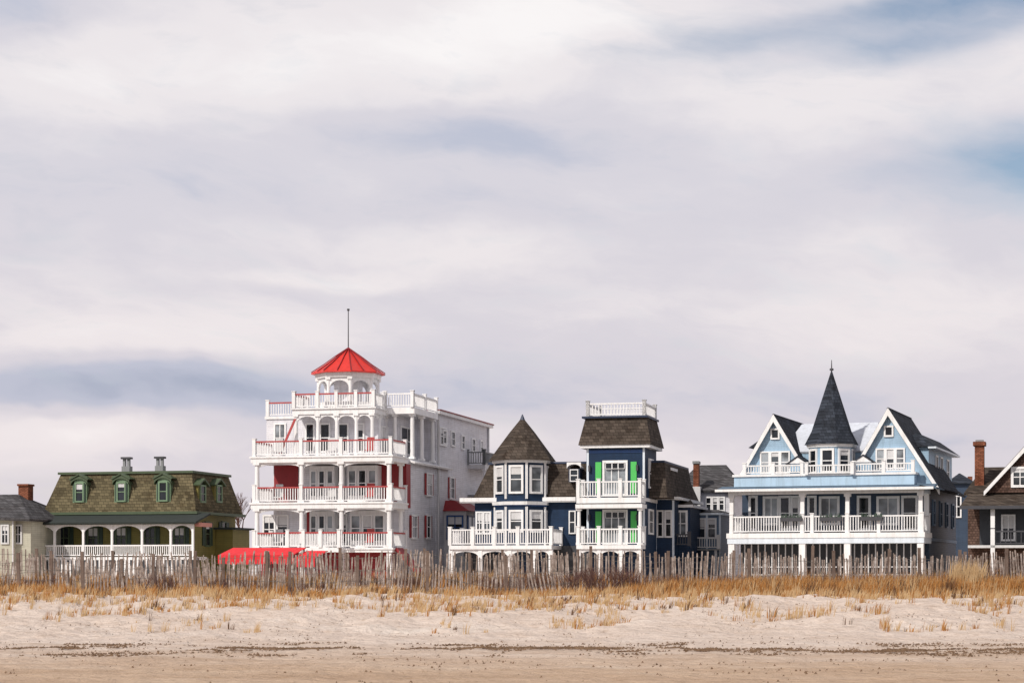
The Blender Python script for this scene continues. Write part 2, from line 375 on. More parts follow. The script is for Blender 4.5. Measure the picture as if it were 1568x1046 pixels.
for i in range(16):
    a=i*math.pi/8
    for (u,b),(c,d) in zip(k[:-1],k[1:]):
        q=1.0 if i%2 else math.cos(math.pi/8)
        p=[Vector((cx+r0*w*q*math.sin(a),cy-r0*w*q*math.cos(a),zc1+.1+(za-zc1)*hh)) for w,hh in((u,b),(max(c,.02),d))]
        t=Vector((math.cos(a),math.sin(a),0))*.02; up=Vector((0,0,.07))
        h.add('roof_seams','darkred',[p[0]-t,p[0]+t,p[1]+t,p[1]-t,p[0]-t+up,p[0]+t+up,p[1]+t+up,p[1]-t+up],[(4,5,6,7),(0,1,5,4),(1,2,6,5),(3,0,4,7)])
h.prism('flagpole','iron',cx,cy,.04,.03,za,Z(477,cy),6)
h.prism('flagpole','iron',cx,cy,.09,.09,Z(477,cy),Z(474,cy),6)
h.slab('porch_stair','darkred',[(W+.3,.3,L1),(W+.3,1.8,L1),(W+2.2,1.8,.1),(W+2.2,.3,.1)],.2)
h.finish()

h=House('red_awning',332,124,14,ref=400)
X,Z=h.x,h.z
for a,b,q in((X(334),X(448),0),(X(448)+.02,X(482),5)):
    h.slab('canopy','red_canvas',[(a,0,Z(849+q)),(b,0,Z(849+q)),(b,2.4,Z(837+q)),(a,2.4,Z(837+q))],.04)
    n=max(5,int((b-a)/.25))
    for i in range(n):
        x0=a+i*(b-a)/n; x1=a+(i+1)*(b-a)/n
        h.poly('valance','red_canvas',[(x0,Z(849+q)),(x1,Z(849+q)),(x1,Z(862+q)),((x0+x1)/2,Z(864+q)),(x0,Z(862+q))],-.03,0)
    for i in range(3):
        x=a+.1+i*(b-a-.2)/2
        h.box('posts','white',x-.05,x+.05,.05,.15,0,Z(849+q)); h.box('posts','white',x-.05,x+.05,2.25,2.35,0,Z(839+q))
h.finish()

# ================================================================ 3 navy house with two towers
h=House('navy_blue_tower_house',688,133.4,14,ref=850)
X,Z=h.x,h.z
L1=Z(834)
xd=X(845)
h.box('deck_floor','white',0,xd,-.1,3,L1-.25,L1)
h.rail(0.05,xd-.05,0,L1,1.05,'white',posts=[X(p) for p in(724,757,793)],sp=.16)
h.rail(.1,3,0,L1,1.05,'white',M=h.side(xd-.05)); h.rail(.1,3,0,L1,1.05,'white',M=h.side(.05))
pp=[X(p) for p in(690,735,780,817,843)]
for p in pp: h.box('deck_posts','white',p-.13,p+.13,0,.25,0,L1-.25)
for a,b in zip(pp[:-1],pp[1:]): h.arch(a+.13,b-.13,.05,.15,L1-.25,L1-.75,.35)
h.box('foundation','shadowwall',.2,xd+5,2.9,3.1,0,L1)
yM=3.0
xm0=X(727,yM); xm1=X(884,yM)
e1=Z(768,yM)
h.box('walls','navy_clap',xm0,xm1,yM,14,0,e1)
h.box('eaves','white',xm0-.9,xm1,yM-.5,yM+.5,e1-.02,e1+.22)
h.box('eaves','white',xm0-.9,xm1,yM-.55,yM-.5,e1+.05,e1+.3)
h.frust('mansard_roof','brown_shingle',xm0-.1,xm1+6,yM-.2,14,e1+.22,1.0,.3,.7,.5,Z(709,yM))
h.box('roof_trim','navy',xm0+.8,xm1+5.7,yM+.45,13.5,Z(709,yM),Z(706,yM))
h.fw(731,738,785,815,yM,glass='glass'); h.fw(742,750,785,815,yM,glass='glass_grey')
xc=X(874,2.7)
h.box('dormers','navy',xc-.1,xc+.65,2.5,4,Z(738,2.7),Z(718,2.7)); h.arch(xc-.2,xc+.75,2.38,4,Z(708,2.7),Z(718,2.7),.3,'white')
h.win(xc+.05,xc+.5,Z(736,2.7),Z(720,2.7),2.5,tw=.06,nv=0)
h.fw(873,880,783,815,yM,tw=.08,nv=0)
cy=yM+.3; cx=(X(761,cy)+X(839,cy))/2; rr=(X(839,cy)-X(761,cy))/2*1.0; rc=rr/math.cos(math.pi/8)*.98
zt=Z(705,cy)
h.prism('tower_walls','navy_clap',cx,cy,rc,rc,0,zt)
for z in(Z(768,cy),Z(704,cy)):
    h.prism('tower_trim','white',cx,cy,rc+.16,rc+.2,z-.22,z)
h.prism('tower_trim','bluetrim',cx,cy,rc+.06,rc+.06,Z(775,cy),Z(771,cy))
h.prism('tower_roof','brown_shingle',cx,cy,rc+.42,rc*.48,zt,Z(662,cy))
h.prism('tower_roof','brown_shingle',cx,cy,rc*.48,.04,Z(662,cy),Z(638,cy))
h.prism('tower_roof_trim','navy',cx,cy,.2,.03,Z(643,cy),Z(633,cy),6)
ap=rc*math.cos(math.pi/8); hw=rc*math.sin(math.pi/8)
for i in(0,1,-1,2):
    M=Matrix.Translation((cx,cy,0))@Matrix.Rotation(i*math.pi/4,4,'Z')
    h.win(-hw+.35,hw-.35,Z(753,cy),Z(716,cy),-ap,M=M,nv=0,nh=1,tw=.14,glass='curtain' if i==1 else 'glass_grey')
    h.win(-hw+.35,hw-.35,Z(812,cy),Z(784,cy),-ap,M=M,nv=0,nh=1,tw=.14,glass='glass_grey')
    for sx in(-1,1):
        for z0,z1 in((Z(764,cy),Z(709,cy)),(L1,Z(776,cy))):
            h.box('tower_trim','white',sx*hw-.07,sx*hw+.07,-ap-.045,-ap+.05,z0,z1,M)
y=1.5; x0,x1=X(898,y),X(988,y); y2=h.ys(1005,x1)
zt=Z(684,y); L2=Z(762)
h.box('tower_walls','navy_clap',x0,x1,y,y2,0,zt)
h.box('tower_trim','white',x0-.35,x1+.35,y-.35,y2+.3,zt-.12,zt+.08)
h.frust('tower_roof','brown_shingle',x0-.45,x1+.45,y-.45,y2+.4,zt+.08,.35,.4,.6,.4,Z(641,y))
h.box('tower_trim','navy',x0-.3,x1+.15,y-.05,y2+.2,Z(641,y),Z(638,y))
zr=Z(638,y)
h.rail(x0+.05,x1-.1,y+.2,zr,.85,'white',sp=.2); h.rail(y+.2,y2,0,zr,.85,'white',M=h.side(x1-.1),sp=.2); h.rail(y+.2,y2,0,zr,.85,'white',M=h.side(x0+.05),sp=.2);h.rail(x0+.05,x1-.1,y2,zr,.85,'white',sp=.2)
for z in(L1,L2):
    h.box('balcony_floors','white',X(883),X(982),-.1,y,z-.35 if z==L2 else z-.25,z)
    h.rail(X(883)+.1,X(982)-.1,0,z,1.05,'white',posts=[X(917),X(950)])
    h.rail(.1,y,0,z,1.05,'white',M=h.side(X(982)-.1)); h.rail(.1,y,0,z,1.05,'white',M=h.side(X(883)+.1))
h.box('balcony_floors','white',X(882),X(984),-.2,y,Z(778),Z(772))
for p in(886,980): h.col(X(p),.1,L1,Z(778),.13)
for p in(886,980,917,950): h.box('deck_posts','white',X(p)-.12,X(p)+.12,0,.25,0,L1-.25)
for a,b in((886,917),(917,950),(950,980)): h.arch(X(a)+.12,X(b)-.12,.05,.15,L1-.25,L1-.7,.3)
for sx in(x0+.02,x1-.16):
    h.box('tower_trim','white_blue',sx,sx+.14,y-.04,y-.001,L1,zt-.12)
h.box('tower_trim','bluetrim',x0+.16,x1-.16,y-.05,y-.002,Z(694,y),Z(690,y))
for q0,q1 in((708,756),(783,830)):
    h.fw(926,958,q0,q1,y,glass='curtain',nv=2,nh=0,tw=.14)
    h.fw(928,956,q0+1,q0+9,y-.09,glass='glass',nv=2,nh=0,tw=.03)
    for a in(912,966): h.box('shutters','lime',X(a,y),X(a+9,y),y-.07,y,Z(q1,y),Z(q0,y))
    for a in(903,976): h.box('lamps','iron',X(a,y)-.06,X(a,y)+.06,y-.2,y,Z(q0+14,y),Z(q0+5,y))
for q0,q1 in((705,745),(782,815)):
    h.sw_(993,999,q0,q1,x1,nv=0,tw=.12)
h.box('tower_trim','white',y,y2,-.08,0,Z(768,y),Z(763,y),h.side(x1))
y3=6; xa,xb=X(1003,y3),X(1032,y3)
h.box('walls','navy_clap',xm1,xb,y3,16,0,Z(765,y3))
h.box('eaves','white',xa-.5,xb+.4,y3-.4,16.3,Z(766,y3),Z(762,y3))
h.frust('wing_roof','brown_shingle',xa-.5,xb+.15,y3-.2,16,Z(762,y3),.2,.9,.5,.5,Z(712,y3))
h.box('roof_trim','white',xa-.4,xb-.6,y3+.2,15.6,Z(712,y3),Z(708,y3))
h.box('dormers','slate_clap',X(1007,y3-.2),X(1027,y3-.2),y3-.3,y3+2,Z(757,y3),Z(722,y3))
h.box('dormers','white',X(1005,y3-.2),X(1029,y3-.2),y3-.4,y3+2.1,Z(722,y3),Z(718,y3))
h.fw(1012,1022,728,752,y3-.3)
h.fw(1008,1014,783,820,y3,nv=0,nh=1); h.fw(1020,1027,783,820,y3,nv=0,nh=1)
xc=X(1057,8)
h.box('walls','navy_clap',xb,xc,8,14,0,Z(778,8)); h.box('eaves','white',xb,xc+.25,7.7,14.3,Z(778,8),Z(774,8))
h.slab('wing_roof','brown_shingle',[(xb,7.7,Z(774,8)),(xc+.3,7.7,Z(774,8)),(xc-.5,11,Z(762,8)),(xb,11,Z(762,8))],.1)
h.fw(1034,1050,784,818,8,nv=1,nh=1,glass='curtain',tw=.14)
for p in(1004,1031): h.box('corner_boards','white_blue',X(p,y3)-.07,X(p,y3)+.07,y3-.04,y3-.001,0,Z(767,y3))
h.rail(X(1025,7),X(1056,7),6.8,Z(836,7),.8,'iron')
h.finish()

# ================================================================ 4 grey-roof cottage behind
h=House('white_cottage_with_grey_roof',1035,150,12,ref=1080)
X,Z=h.x,h.z
xa,xb=X(1062),X(1122)
h.box('walls','white_clap',X(1040),xb,0,9,0,Z(752))
h.slab('roof','grey_shingle',[(X(1030),-.4,Z(750)),(xb+.6,-.4,Z(752)),(X(1112,5),5,Z(706)),(X(1068,5),5,Z(706))],.15)
h.slab('roof','grey_shingle',[(xb+.6,-.4,Z(752)),(xb+.6,9.4,Z(752)),(X(1112,5),5,Z(706)+.004)],.15)
h.slab('roof','grey_shingle',[(X(1030),9.4,Z(750)),(xb+.6,9.4,Z(752)),(X(1112,5),5,Z(706)),(X(1068,5),5,Z(706))],.15)
h.slab('roof','grey_shingle',[(X(1030),-.4,Z(750)),(X(1068,5),5,Z(706)),(X(1030),9.4,Z(750))],.15)
h.box('chimney','brick',X(1063),X(1071),-.6,.2,0,Z(710)); h.box('chimney','grey',X(1062),X(1072),-.7,.3,Z(710),Z(706))
h.box('chimney_base','offwhite',X(1060),X(1074),-.75,.4,0,Z(745))
for c in(1082,1092,1102): h.fw(c,c+6,762,780,0,nv=0,nh=1)
h.finish()
h=House('slate_blue_annex',1058,142,14,ref=1080)
X,Z=h.x,h.z
a,b=X(1062),X(1104)
h.box('walls','slateblue_clap',a,b,0,6,0,Z(788))
h.box('eaves','white_blue',a-.2,b+.2,-.25,6.2,Z(788),Z(785))
h.frust('roof','grey_shingle',a-.2,b+.2,-.25,6.2,Z(785),.6,.6,1.5,1.5,Z(779))
for p in(1069,1085): h.fw(p,p+10,795,822,0,trim='white',nv=0,nh=1)
for p in(1062,1081,1101): h.box('trim','white_blue',X(p),X(p)+.13,-.05,0,0,Z(788))
h.rail(a,b,-1.2,Z(840),.8,'offwhite')
h.box('porch','grey',a,b,-1.3,0,Z(842),Z(840))
for p in(a+.2,b-.2): h.box('porch','offwhite',p-.08,p+.08,-1.2,-1.05,0,Z(842))
h.finish()

# ================================================================ 5 light blue house
h=House('light_blue_turret_house',1115,133.4,20,ref=1270)
X,Z=h.x,h.z
W=X(1414); L1=Z(815); PR=Z(748)
BD=3.0; S=h.side(W); yE=h.ys(1466,W)
h.box('porch_floor','white',-.1,W+.1,-.1,BD,L1-.32,L1)
h.box('porch_floor','white_blue',-.05,W+.05,-.05,BD,L1-.68,L1-.32)
cp=[.2,X(1228),X(1297),W-.2]
for p in cp:
    h.box('columns','white',p-.2,p+.2,0,.4,0,L1-.68); h.box('columns','white',p-.24,p+.24,-.05,.45,0,.3)
    h.prism('columns','white',p,.2,.2,.17,L1,PR-.3,4,rot=math.pi/4); h.box('columns','white',p-.2,p+.2,0,.4,PR-.5,PR-.3)
h.box('columns','white',W-.35,W-.05,BD-.5,BD-.2,L1,PR-.3)
h.rail(.2,W-.1,.12,L1,1.1,'white',posts=cp[1:-1]+[X(1243),X(1345)]); h.rail(.2,BD-.2,0,L1,1.1,'white',M=h.side(W-.1)); h.rail(.2,BD-.2,0,L1,1.1,'white',M=h.side(.2))
h.box('porch_beam','white',0,W,0,.35,PR-.3,PR)
h.box('porch_beam','white_blue',W-.35,W,.35,BD,PR-.3,PR)
h.slab('porch_roof','blueroof',[(-.7,-.6,PR),(W+.7,-.6,PR),(W+.7,1.2,Z(741)),(-.7,1.2,Z(741))],.1)
h.slab('porch_roof','blueroof',[(W-.3,-.6,PR+.3),(W+.9,-.6,PR+.01),(W+.9,BD,PR+.01),(W-.3,BD,PR+.3)],.1)
h.box('gutter','white',-.72,W+.72,-.68,-.6,PR-.12,PR+.04)
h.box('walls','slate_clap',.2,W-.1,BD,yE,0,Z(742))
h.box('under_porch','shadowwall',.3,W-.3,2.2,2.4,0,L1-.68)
n=int((W-.8)/.45)
for i in range(n):
    c=.4+i*.45; h.box('under_porch_lattice','offwhite',c,c+.07,.9,.95,0,L1-.68)
for zz_ in(.4,.9): h.box('under_porch_lattice','offwhite',.4,W-.4,.95,.98,zz_,zz_+.07)
for (a,b) in((1150,1157),(1196,1208),(1214,1222),(1240,1247),(1316,1330),(1384,1402)):
    h.fw(a,b,762,808,BD,glass='glass',nv=0,nh=1,tw=.16)
for a,b in((1172,1190),(1258,1282),(1346,1374)):
    h.fw(a,b,763,800,BD,glass='curtain',nv=1,nh=0,tw=.16)
for a in(1196,1256,1318):
    for i in range(46):
        x=X(a)+R()*1.4; h.prism('flower_boxes','dkgreen',x,.0-R()*.15,.05,.01,L1+.95+U(-.12,.05),L1+1.18+U(-.1,.12),4)
    h.box('flower_boxes','iron',X(a),X(a)+1.4,-.22,.06,L1+.75,L1+.98)
b0,b1=X(1124,.7),X(1400,.7)
zb=Z(724,.7)
h.box('balcony','ltblue',b0,b1,.7,BD,Z(743,.7),zb-.15); h.box('balcony','white',b0-.1,b1+.1,.6,BD,zb-.15,zb)
for a,b in((1140,1228),(1308,1398)):
    h.rail(X(a,.7),X(b,.7),.72,zb,.6,'white',posts=[X((a+b)/2,.7)])
h.rail(X(1236,.7),X(1306,.7),.5,zb-.1,.65,'white')
yG=1.9
gz=Z(738,yG)
for (pl,pr,pa,qa,ql,qr,pw,qw,att) in((1128,1234,1186,634,738,716,(1164,1210),(691,716),1187),(1311,1440,1361,629,716,752,(1341,1386),(690,712),1361)):
    xl,xr,xap=X(pl,yG),X(pr,yG),X(pa,yG)
    zl,zr_,za=Z(ql,yG),Z(qr,yG),Z(qa,yG)
    h.gable(xl,xr,xap,zl,zr_,za,yG,yE-5,'ltblue_clap','navy_shingle',bt=.42)
    h.box('gable_walls','ltblue_clap',xl+.6,min(xr,W)-.6,yG+.01,yG+1,gz-.3,min(zl,zr_)+.02)
    a,b=X(pw[0],yG),X(pw[1],yG); w=(b-a)/3
    for i in range(3): h.win(a+i*w+.1,a+(i+1)*w-.1,Z(qw[1]+5,yG),Z(qw[0],yG),yG,glass='curtain' if i!=1 else 'glass_grey',nv=0,nh=1,tw=.1)
    c=X(att,yG); h.win(c-.2,c+.2,Z(668,yG),Z(656,yG),yG,glass='glass',nv=0,nh=0)
for p in (1222,1322):
    c=X(p,1.2)
    h.box('dormers','ltblue_clap',c-.5,c+.5,1.2,4,Z(724,1),Z(708,1)); h.poly('bargeboards','white',[(c-.75,Z(708,1)),(c+.75,Z(708,1)),(c,Z(697,1))],1.05,1.19)
    h.slab('roof','navy_shingle',[(c-.8,1.0,Z(709,1)),(c,1.0,Z(696,1)),(c,4,Z(696,1)),(c-.8,4,Z(709,1))],.08); h.slab('roof','navy_shingle',[(c,1.0,Z(696,1)+.004),(c+.8,1.0,Z(709,1)),(c+.8,4,Z(709,1)),(c,4,Z(696,1)+.004)],.08)
yr=7.0
x0,x1=X(1195,3),X(1350,3)
h.slab('main_roof','glare_metal_roof',[(x0,3,Z(690,3)),(x1,3,Z(690,3)),(X(1345,yr),yr,Z(648,yr)),(X(1228,yr),yr,Z(648,yr))],.12)
h.slab('main_roof','glare_metal_roof',[(x0,12,Z(690,3)),(x1,12,Z(690,3)),(X(1345,yr),yr,Z(648,yr)+.003),(X(1228,yr),yr,Z(648,yr)+.003)],.12)
h.box('upper_walls','ltblue_clap',x0,x1,3.1,12,Z(742),Z(690,3)-.15)
cy=2.6; cx=(X(1240,cy)+X(1307,cy))/2; rr=(X(1307,cy)-X(1240,cy))/2; rc=rr/math.cos(math.pi/8)*.96
zt=Z(681,cy)
h.prism('turret_walls','ltblue_clap',cx,cy,rc,rc,Z(742),zt)
h.prism('turret_trim','white',cx,cy,rc+.1,rc+.18,zt-.2,zt); 
h.prism('turret_roof','navy_shingle',cx,cy,rc+.28,rc*.88,zt,Z(660,cy)); 
h.prism('turret_roof','navy_shingle',cx,cy,rc*.88,.05,Z(660,cy),Z(569,cy))
h.prism('finial','iron',cx,cy,.05,.02,Z(569,cy),Z(551,cy),6); h.prism('finial','iron',cx,cy,.13,.13,Z(567,cy),Z(564,cy),6)
ap=rc*math.cos(math.pi/8); hw=rc*math.sin(math.pi/8)
for i in(-1,0,1,2):
    M=Matrix.Translation((cx,cy,0))@Matrix.Rotation(i*math.pi/4,4,'Z')
    h.win(-hw+.26,hw-.26,Z(722,cy),Z(691,cy),-ap,M=M,nv=0,nh=1,tw=.14,glass='glass')
h.box('upper_walls','ltblue_clap',.4,x0,6,yE-2,Z(742),Z(683,6)); h.frust('roof','navy_shingle',.0,x0,5.6,yE-1.6,Z(683,6),.6,.2,1.2,1,Z(668,6))
zs=h.z(682,max(h.ys(1402,W-.6),3.2),W)
h.box('side_walls','ltblue_clap',W-4,W-.3,4.2,yE-.6,PR-.1,zs)
h.frust('side_roof','navy_shingle',W-4.3,W+.2,3.9,yE-.2,zs,1.6,1.2,1.2,1.2,zs+.9)
h.box('side_roof_trim','white_blue',W-.3,W+.22,3.9,yE-.2,zs-.12,zs)
SW=h.side(W-.3)
for f in(.3,.5,.78): 
    y=4.2+(yE-4.8)*f; h.win(y-.45,y+.45,zs-2.0,zs-.5,0,M=SW,nv=0)
h.slab('side_skirt_roof','navy_shingle',[(W+.6,BD,PR),(W+.6,yE,PR),(W-.35,yE,PR+.7),(W-.35,BD,PR+.7)],.12)
SL=h.side(W-.1)
for f in(.15,.4,.62,.85):
    y=BD+(yE-BD)*f; h.win(y-.4,y+.4,L1+.6,L1+2.1,0,M=SL,nv=0,trim='slateblue_clap')
h.box('side_trim','slateblue_clap',BD,yE,-.06,0,L1-.5,L1-.3,SL)
h.finish()

# ================================================================ 6 brown shingle house right
h=House('brown_shingle_house',1478,128,16,ref=1520)
X,Z=h.x,h.z
xr=X(1680)
h.box('walls','cedar_wall',X(1482,2.5),xr,2.5,12,0,Z(772))
h.slab('porch_roof','brown_shingle',[(X(1470),-.4,Z(775)),(xr,-.4,Z(775)),(xr,2.6,Z(750)),(X(1485,2.6),2.6,Z(750))],.15)
h.box('porch_fascia','iron',X(1470),xr,-.45,-.38,Z(779),Z(774))
h.box('porch_floor','offwhite',X(1482),xr,0,2.5,Z(838),Z(834))
for p in(1520,1585,1640): h.box('columns','white',X(p)-.13,X(p)+.13,0,.26,0,Z(779))
h.rail(X(1520),xr,.12,Z(834),.9,'iron',sp=.3)
h.slab('roof','brown_shingle',[(X(1476,2.5),2.2,Z(752)),(xr,2.2,Z(752)),(xr,7,Z(706)),(X(1506,7),7,Z(706))],.15)
h.slab('roof','brown_shingle',[(X(1476,2.5),12,Z(752)),(xr,12,Z(752)),(xr,7,Z(706)),(X(1506,7),7,Z(706)+.004)],.15)
h.slab('roof','brown_shingle',[(X(1476,2.5),2.2,Z(752)),(X(1506,7),7,Z(706)),(X(1476,2.5),12,Z(752))],.15)
h.gable(X(1507,2),X(1690,2),X(1598,2),Z(752),Z(752),Z(652),1.9,8,'cedar_wall','brown_shingle',bt=.3)
h.fw(1552,1572,718,742,1.9,nv=1,nh=1,tw=.16,glass='glass_grey'); h.fw(1582,1602,718,742,1.9,nv=1,nh=1,tw=.16)
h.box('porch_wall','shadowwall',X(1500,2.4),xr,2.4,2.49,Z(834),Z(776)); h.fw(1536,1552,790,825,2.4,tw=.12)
h.box('chimney','brick',X(1493,4),X(1507,4),3.6,4.5,0,Z(682,4)); h.box('chimney','brick',X(1490.5,4),X(1509.5,4),3.45,4.65,Z(682,4),Z(676,4)); h.box('chimney','grey',X(1494,4),X(1506,4),3.7,4.4,Z(676,4),Z(673,4))
h.finish()
h=House('slate_blue_annex',1455,160,10,ref=1480)
X,Z=h.x,h.z
h.box('walls','slate_clap',X(1450),X(1492),0,6,0,Z(740)); h.frust('roof','navy_shingle',X(1446),X(1496),-.3,6.3,Z(740),1.2,1.2,2.5,2.5,Z(722))
h.box('chimney','brick',X(1483),X(1490),1,1.6,0,Z(728)); h.fw(1460,1470,760,790,0)
h.finish()

# ================================================================ 7 left edge house
h=House('grey_roof_cottage',-60,136,12,ref=20)
X,Z=h.x,h.z
h.box('walls','cream_clap',X(-60),X(20),0,8,0,Z(790))
h.slab('roof','grey_shingle',[(X(-64),-.4,Z(789)),(X(50),-.4,Z(794)),(X(28,4.5),4.5,Z(752)),(X(-64,4.5),4.5,Z(752))],.18)
h.slab('roof','grey_shingle',[(X(50),-.4,Z(794)),(X(50),9,Z(794)),(X(28,4.5),4.5,Z(752)+.004)],.18)
h.slab('roof','grey_shingle',[(X(-64),9,Z(789)),(X(50),9,Z(794)),(X(28,4.5),4.5,Z(752)),(X(-64,4.5),4.5,Z(752))],.18)
h.box('walls','cream_clap',X(20),X(42),.5,7,0,Z(793))
h.box('trim','offwhite',X(19),X(21),-.06,0,0,Z(792))
h.fw(24,32,805,830,.5,trim='offwhite'); h.fw(4,12,805,830,0,trim='offwhite')
h.box('chimney','brick',X(32,5),X(47,5),4.6,5.4,0,Z(744,5)); h.box('chimney','brick',X(31,5),X(48,5),4.5,5.5,Z(744,5),Z(741,5))
h.finish()

# ---------------------------------------------------------------- terrain
def ss(a,b,t):
    t=max(0,min(1,(t-a)/(b-a))); return t*t*(3-2*t)
def nz(x,y,s,o=0): return noise.noise(Vector((x*s+o,y*s-o,o*.37)))
def H(x,y):
    if y<20: b=-(20-y)*.035
    else: b=0
    w=nz(x,0,.09,3)*2.5
    b+=.93*ss(46,65+w,y+w*.3)+.27*ss(66,82,y)
    k=ss(44,54,y)*(1-ss(78,95,y))
    b+=k*(.15*nz(x,y,.2,1)+.15*nz(x,y,.55,5)+.09*nz(x,y,1.3,9)+.04*nz(x,y,3,13))
    k2=(1-ss(44,54,y))*ss(-5,10,y)
    b+=k2*(.035*nz(x,y,.45,2)+.03*nz(x,y,1.5,4)+.022*nz(x,y,3.2,6))
    return b
def axis(lo,hi,step,far):
    a=[];v=lo
    while v<hi+1e-6: a.append(v); v+=step
    l=[];d=step;v=lo
    while v>-far: d*=1.45; v-=d; l.append(v)
    r=[];d=step;v=a[-1]
    while v<far: d*=1.45; v+=d; r.append(v)
    return l[::-1]+a+r
xs=axis(-22,22,.17,4000); ys=axis(24,80,.17,4000)
vs=[(x,y,H(x,y)) for y in ys for x in xs]; nx=len(xs)
fs=[(j*nx+i,j*nx+i+1,(j+1)*nx+i+1,(j+1)*nx+i) for j in range(len(ys)-1) for i in range(nx-1)]
me=bpy.data.meshes.new('sand'); me.from_pydata(vs,[],fs)
for p in me.polygons: p.use_smooth=True
m,nt,b=newmat('sand_mat'); co=objco(nt)
f1=noisetex(nt,mp(nt,co,(.25,.6,1)),1.0,8,.65)
dry=ramp(nt,f1,[(.3,(.68,.565,.485)),(.55,(.77,.66,.585)),(.75,(.82,.735,.665))])
damp=ramp(nt,f1,[(.3,(.53,.38,.27)),(.55,(.64,.48,.355)),(.75,(.7,.56,.43))])
sx=nt.nodes.new('ShaderNodeSeparateXYZ'); nt.links.new(co,sx.inputs[0])
wob=nt.nodes.new('ShaderNodeMath'); wob.operation='MULTIPLY_ADD'; nt.links.new(noisetex(nt,mp(nt,co,(.12,.3,1)),1.0,5,.6),wob.inputs[0]); wob.inputs[1].default_value=16; nt.links.new(sx.outputs[1],wob.inputs[2])
mr=nt.nodes.new('ShaderNodeMapRange'); mr.inputs['From Min'].default_value=42; mr.inputs['From Max'].default_value=57; nt.links.new(wob.outputs[0],mr.inputs[0])
mm=nt.nodes.new('ShaderNodeMix'); mm.data_type='RGBA'; nt.links.new(mr.outputs[0],mm.inputs[0]); nt.links.new(damp,mm.inputs[6]); nt.links.new(dry,mm.inputs[7])
f2=noisetex(nt,mp(nt,co,(1.2,2.0,1)),2.2,8,.75)
c2=mul(nt,mm.outputs[2],ramp(nt,f2,[(.34,(.72,.65,.58)),(.46,(.96,.95,.94)),(.7,(1,1,1))]))
f4=noisetex(nt,mp(nt,co,(1.0,1.3,1)),9,5,.8)
c3=mul(nt,c2,ramp(nt,f4,[(.33,(.7,.64,.58)),(.44,(.97,.96,.95)),(.6,(1,1,1))]))
nt.links.new(c3,b.inputs['Base Color']); b.inputs['Roughness'].default_value=.95; b.inputs['Specular IOR Level'].default_value=.1
vor=nt.nodes.new('ShaderNodeTexVoronoi'); vor.inputs['Scale'].default_value=2.4; vor.feature='SMOOTH_F1'; nt.links.new(co,vor.inputs['Vector'])
f3=noisetex(nt,co,3.0,8,.7)
ad=nt.nodes.new('ShaderNodeMath'); ad.operation='MULTIPLY_ADD'; nt.links.new(vor.outputs['Distance'],ad.inputs[0]); ad.inputs[1].default_value=.6; nt.links.new(f3,ad.inputs[2])
bump(nt,b,ad.outputs[0],1.0,.18)
me.materials.append(m); o=bpy.data.objects.new('sand_ground',me); scene.collection.objects.link(o)
def sheet(name,x0,x1,y0,y1,z,mat,t=None):
    me=bpy.data.meshes.new(name)
    zb=z-(t or 0)
    if t: 
        me.from_pydata([(x0,y0,zb),(x1,y0,zb),(x1,y1,zb),(x0,y1,zb),(x0,y0,z),(x1,y0,z),(x1,y1,z),(x0,y1,z)],[],[(4,5,6,7),(0,1,5,4),(1,2,6,5),(2,3,7,6),(3,0,4,7)])
    else: me.from_pydata([(x0,y0,z),(x1,y0,z),(x1,y1,z),(x0,y1,z)],[],[(0,1,2,3)])
    me.materials.append(mat); o=bpy.data.objects.new(name,me); scene.collection.objects.link(o); return o
sheet('road',-400,400,100,110,GZ+.012,paint('asphalt',(.05,.05,.052),.9))
sheet('road_marking',-400,400,104.9,105.05,GZ+.016,paint('yellow_line',(.6,.42,.05),.8))
sheet('pavement',-400,400,95,99.9,GZ+.13,paint('concrete',(.35,.34,.32),.9),.14)
sheet('lawn',-400,400,111,125,GZ+.02,paint('lawn_mat',(.09,.09,.04),.95,.4))

# ---------------------------------------------------------------- blades / twigs meshes
def simplemat(name,stops,scale=1.0,rough=.8):
    m,nt,b=newmat(name); co=objco(nt); f=noisetex(nt,co,scale,6,.8)
    nt.links.new(ramp(nt,f,stops),b.inputs['Base Color']); b.inputs['Roughness'].default_value=rough; b.inputs['Specular IOR Level'].default_value=.2; return m
def meshobj(name,V,Fc,mats,idx=None,parent=None):
    me=bpy.data.meshes.new(name); me.from_pydata(V,[],Fc)
    for m in mats: me.materials.append(m)
    if idx: me.polygons.foreach_set('material_index',idx)
    me.update(); o=bpy.data.objects.new(name,me); scene.collection.objects.link(o)
    if parent: o.parent=parent
    return o
straw=simplemat('straw',[(.3,(.32,.2,.1)),(.5,(.5,.34,.18)),(.7,(.6,.46,.28))],2.5)
rust=simplemat('rust_grass',[(.3,(.19,.075,.022)),(.5,(.38,.175,.052)),(.7,(.5,.28,.1))],2.5)
brown=simplemat('brown_grass',[(.3,(.065,.034,.018)),(.6,(.16,.085,.045)),(.8,(.25,.155,.08))],2.5)
def tuft(V,Fc,I,x,y,n,hh,spread,mi,w=.012,lean=.35,wind=.12):
    z=H(x,y)-.03
    for _ in range(n):
        a=U(0,6.283); r=spread*math.sqrt(R()); bx=x+r*math.cos(a); by=y+r*math.sin(a)
        h_=hh*U(.45,1.1); l=lean*h_*U(.1,1); a2=a+U(-.7,.7)
        dx=l*math.cos(a2)+wind*h_; dy=l*math.sin(a2)
        px_=w*U(.6,1.2); o=len(V); t=U(-.5,.5)
        V+= [(bx-px_,by-t*px_,z),(bx+px_,by+t*px_,z),(bx+dx*.35+px_*.8,by+dy*.35,z+h_*.6),(bx+dx*.35-px_*.8,by+dy*.35,z+h_*.6),(bx+dx,by+dy,z+h_)]
        Fc+= [(o,o+1,o+2,o+3),(o+3,o+2,o+4)]; I+=[mi,mi]
def wx(px,y): return (px-CX)/F*y
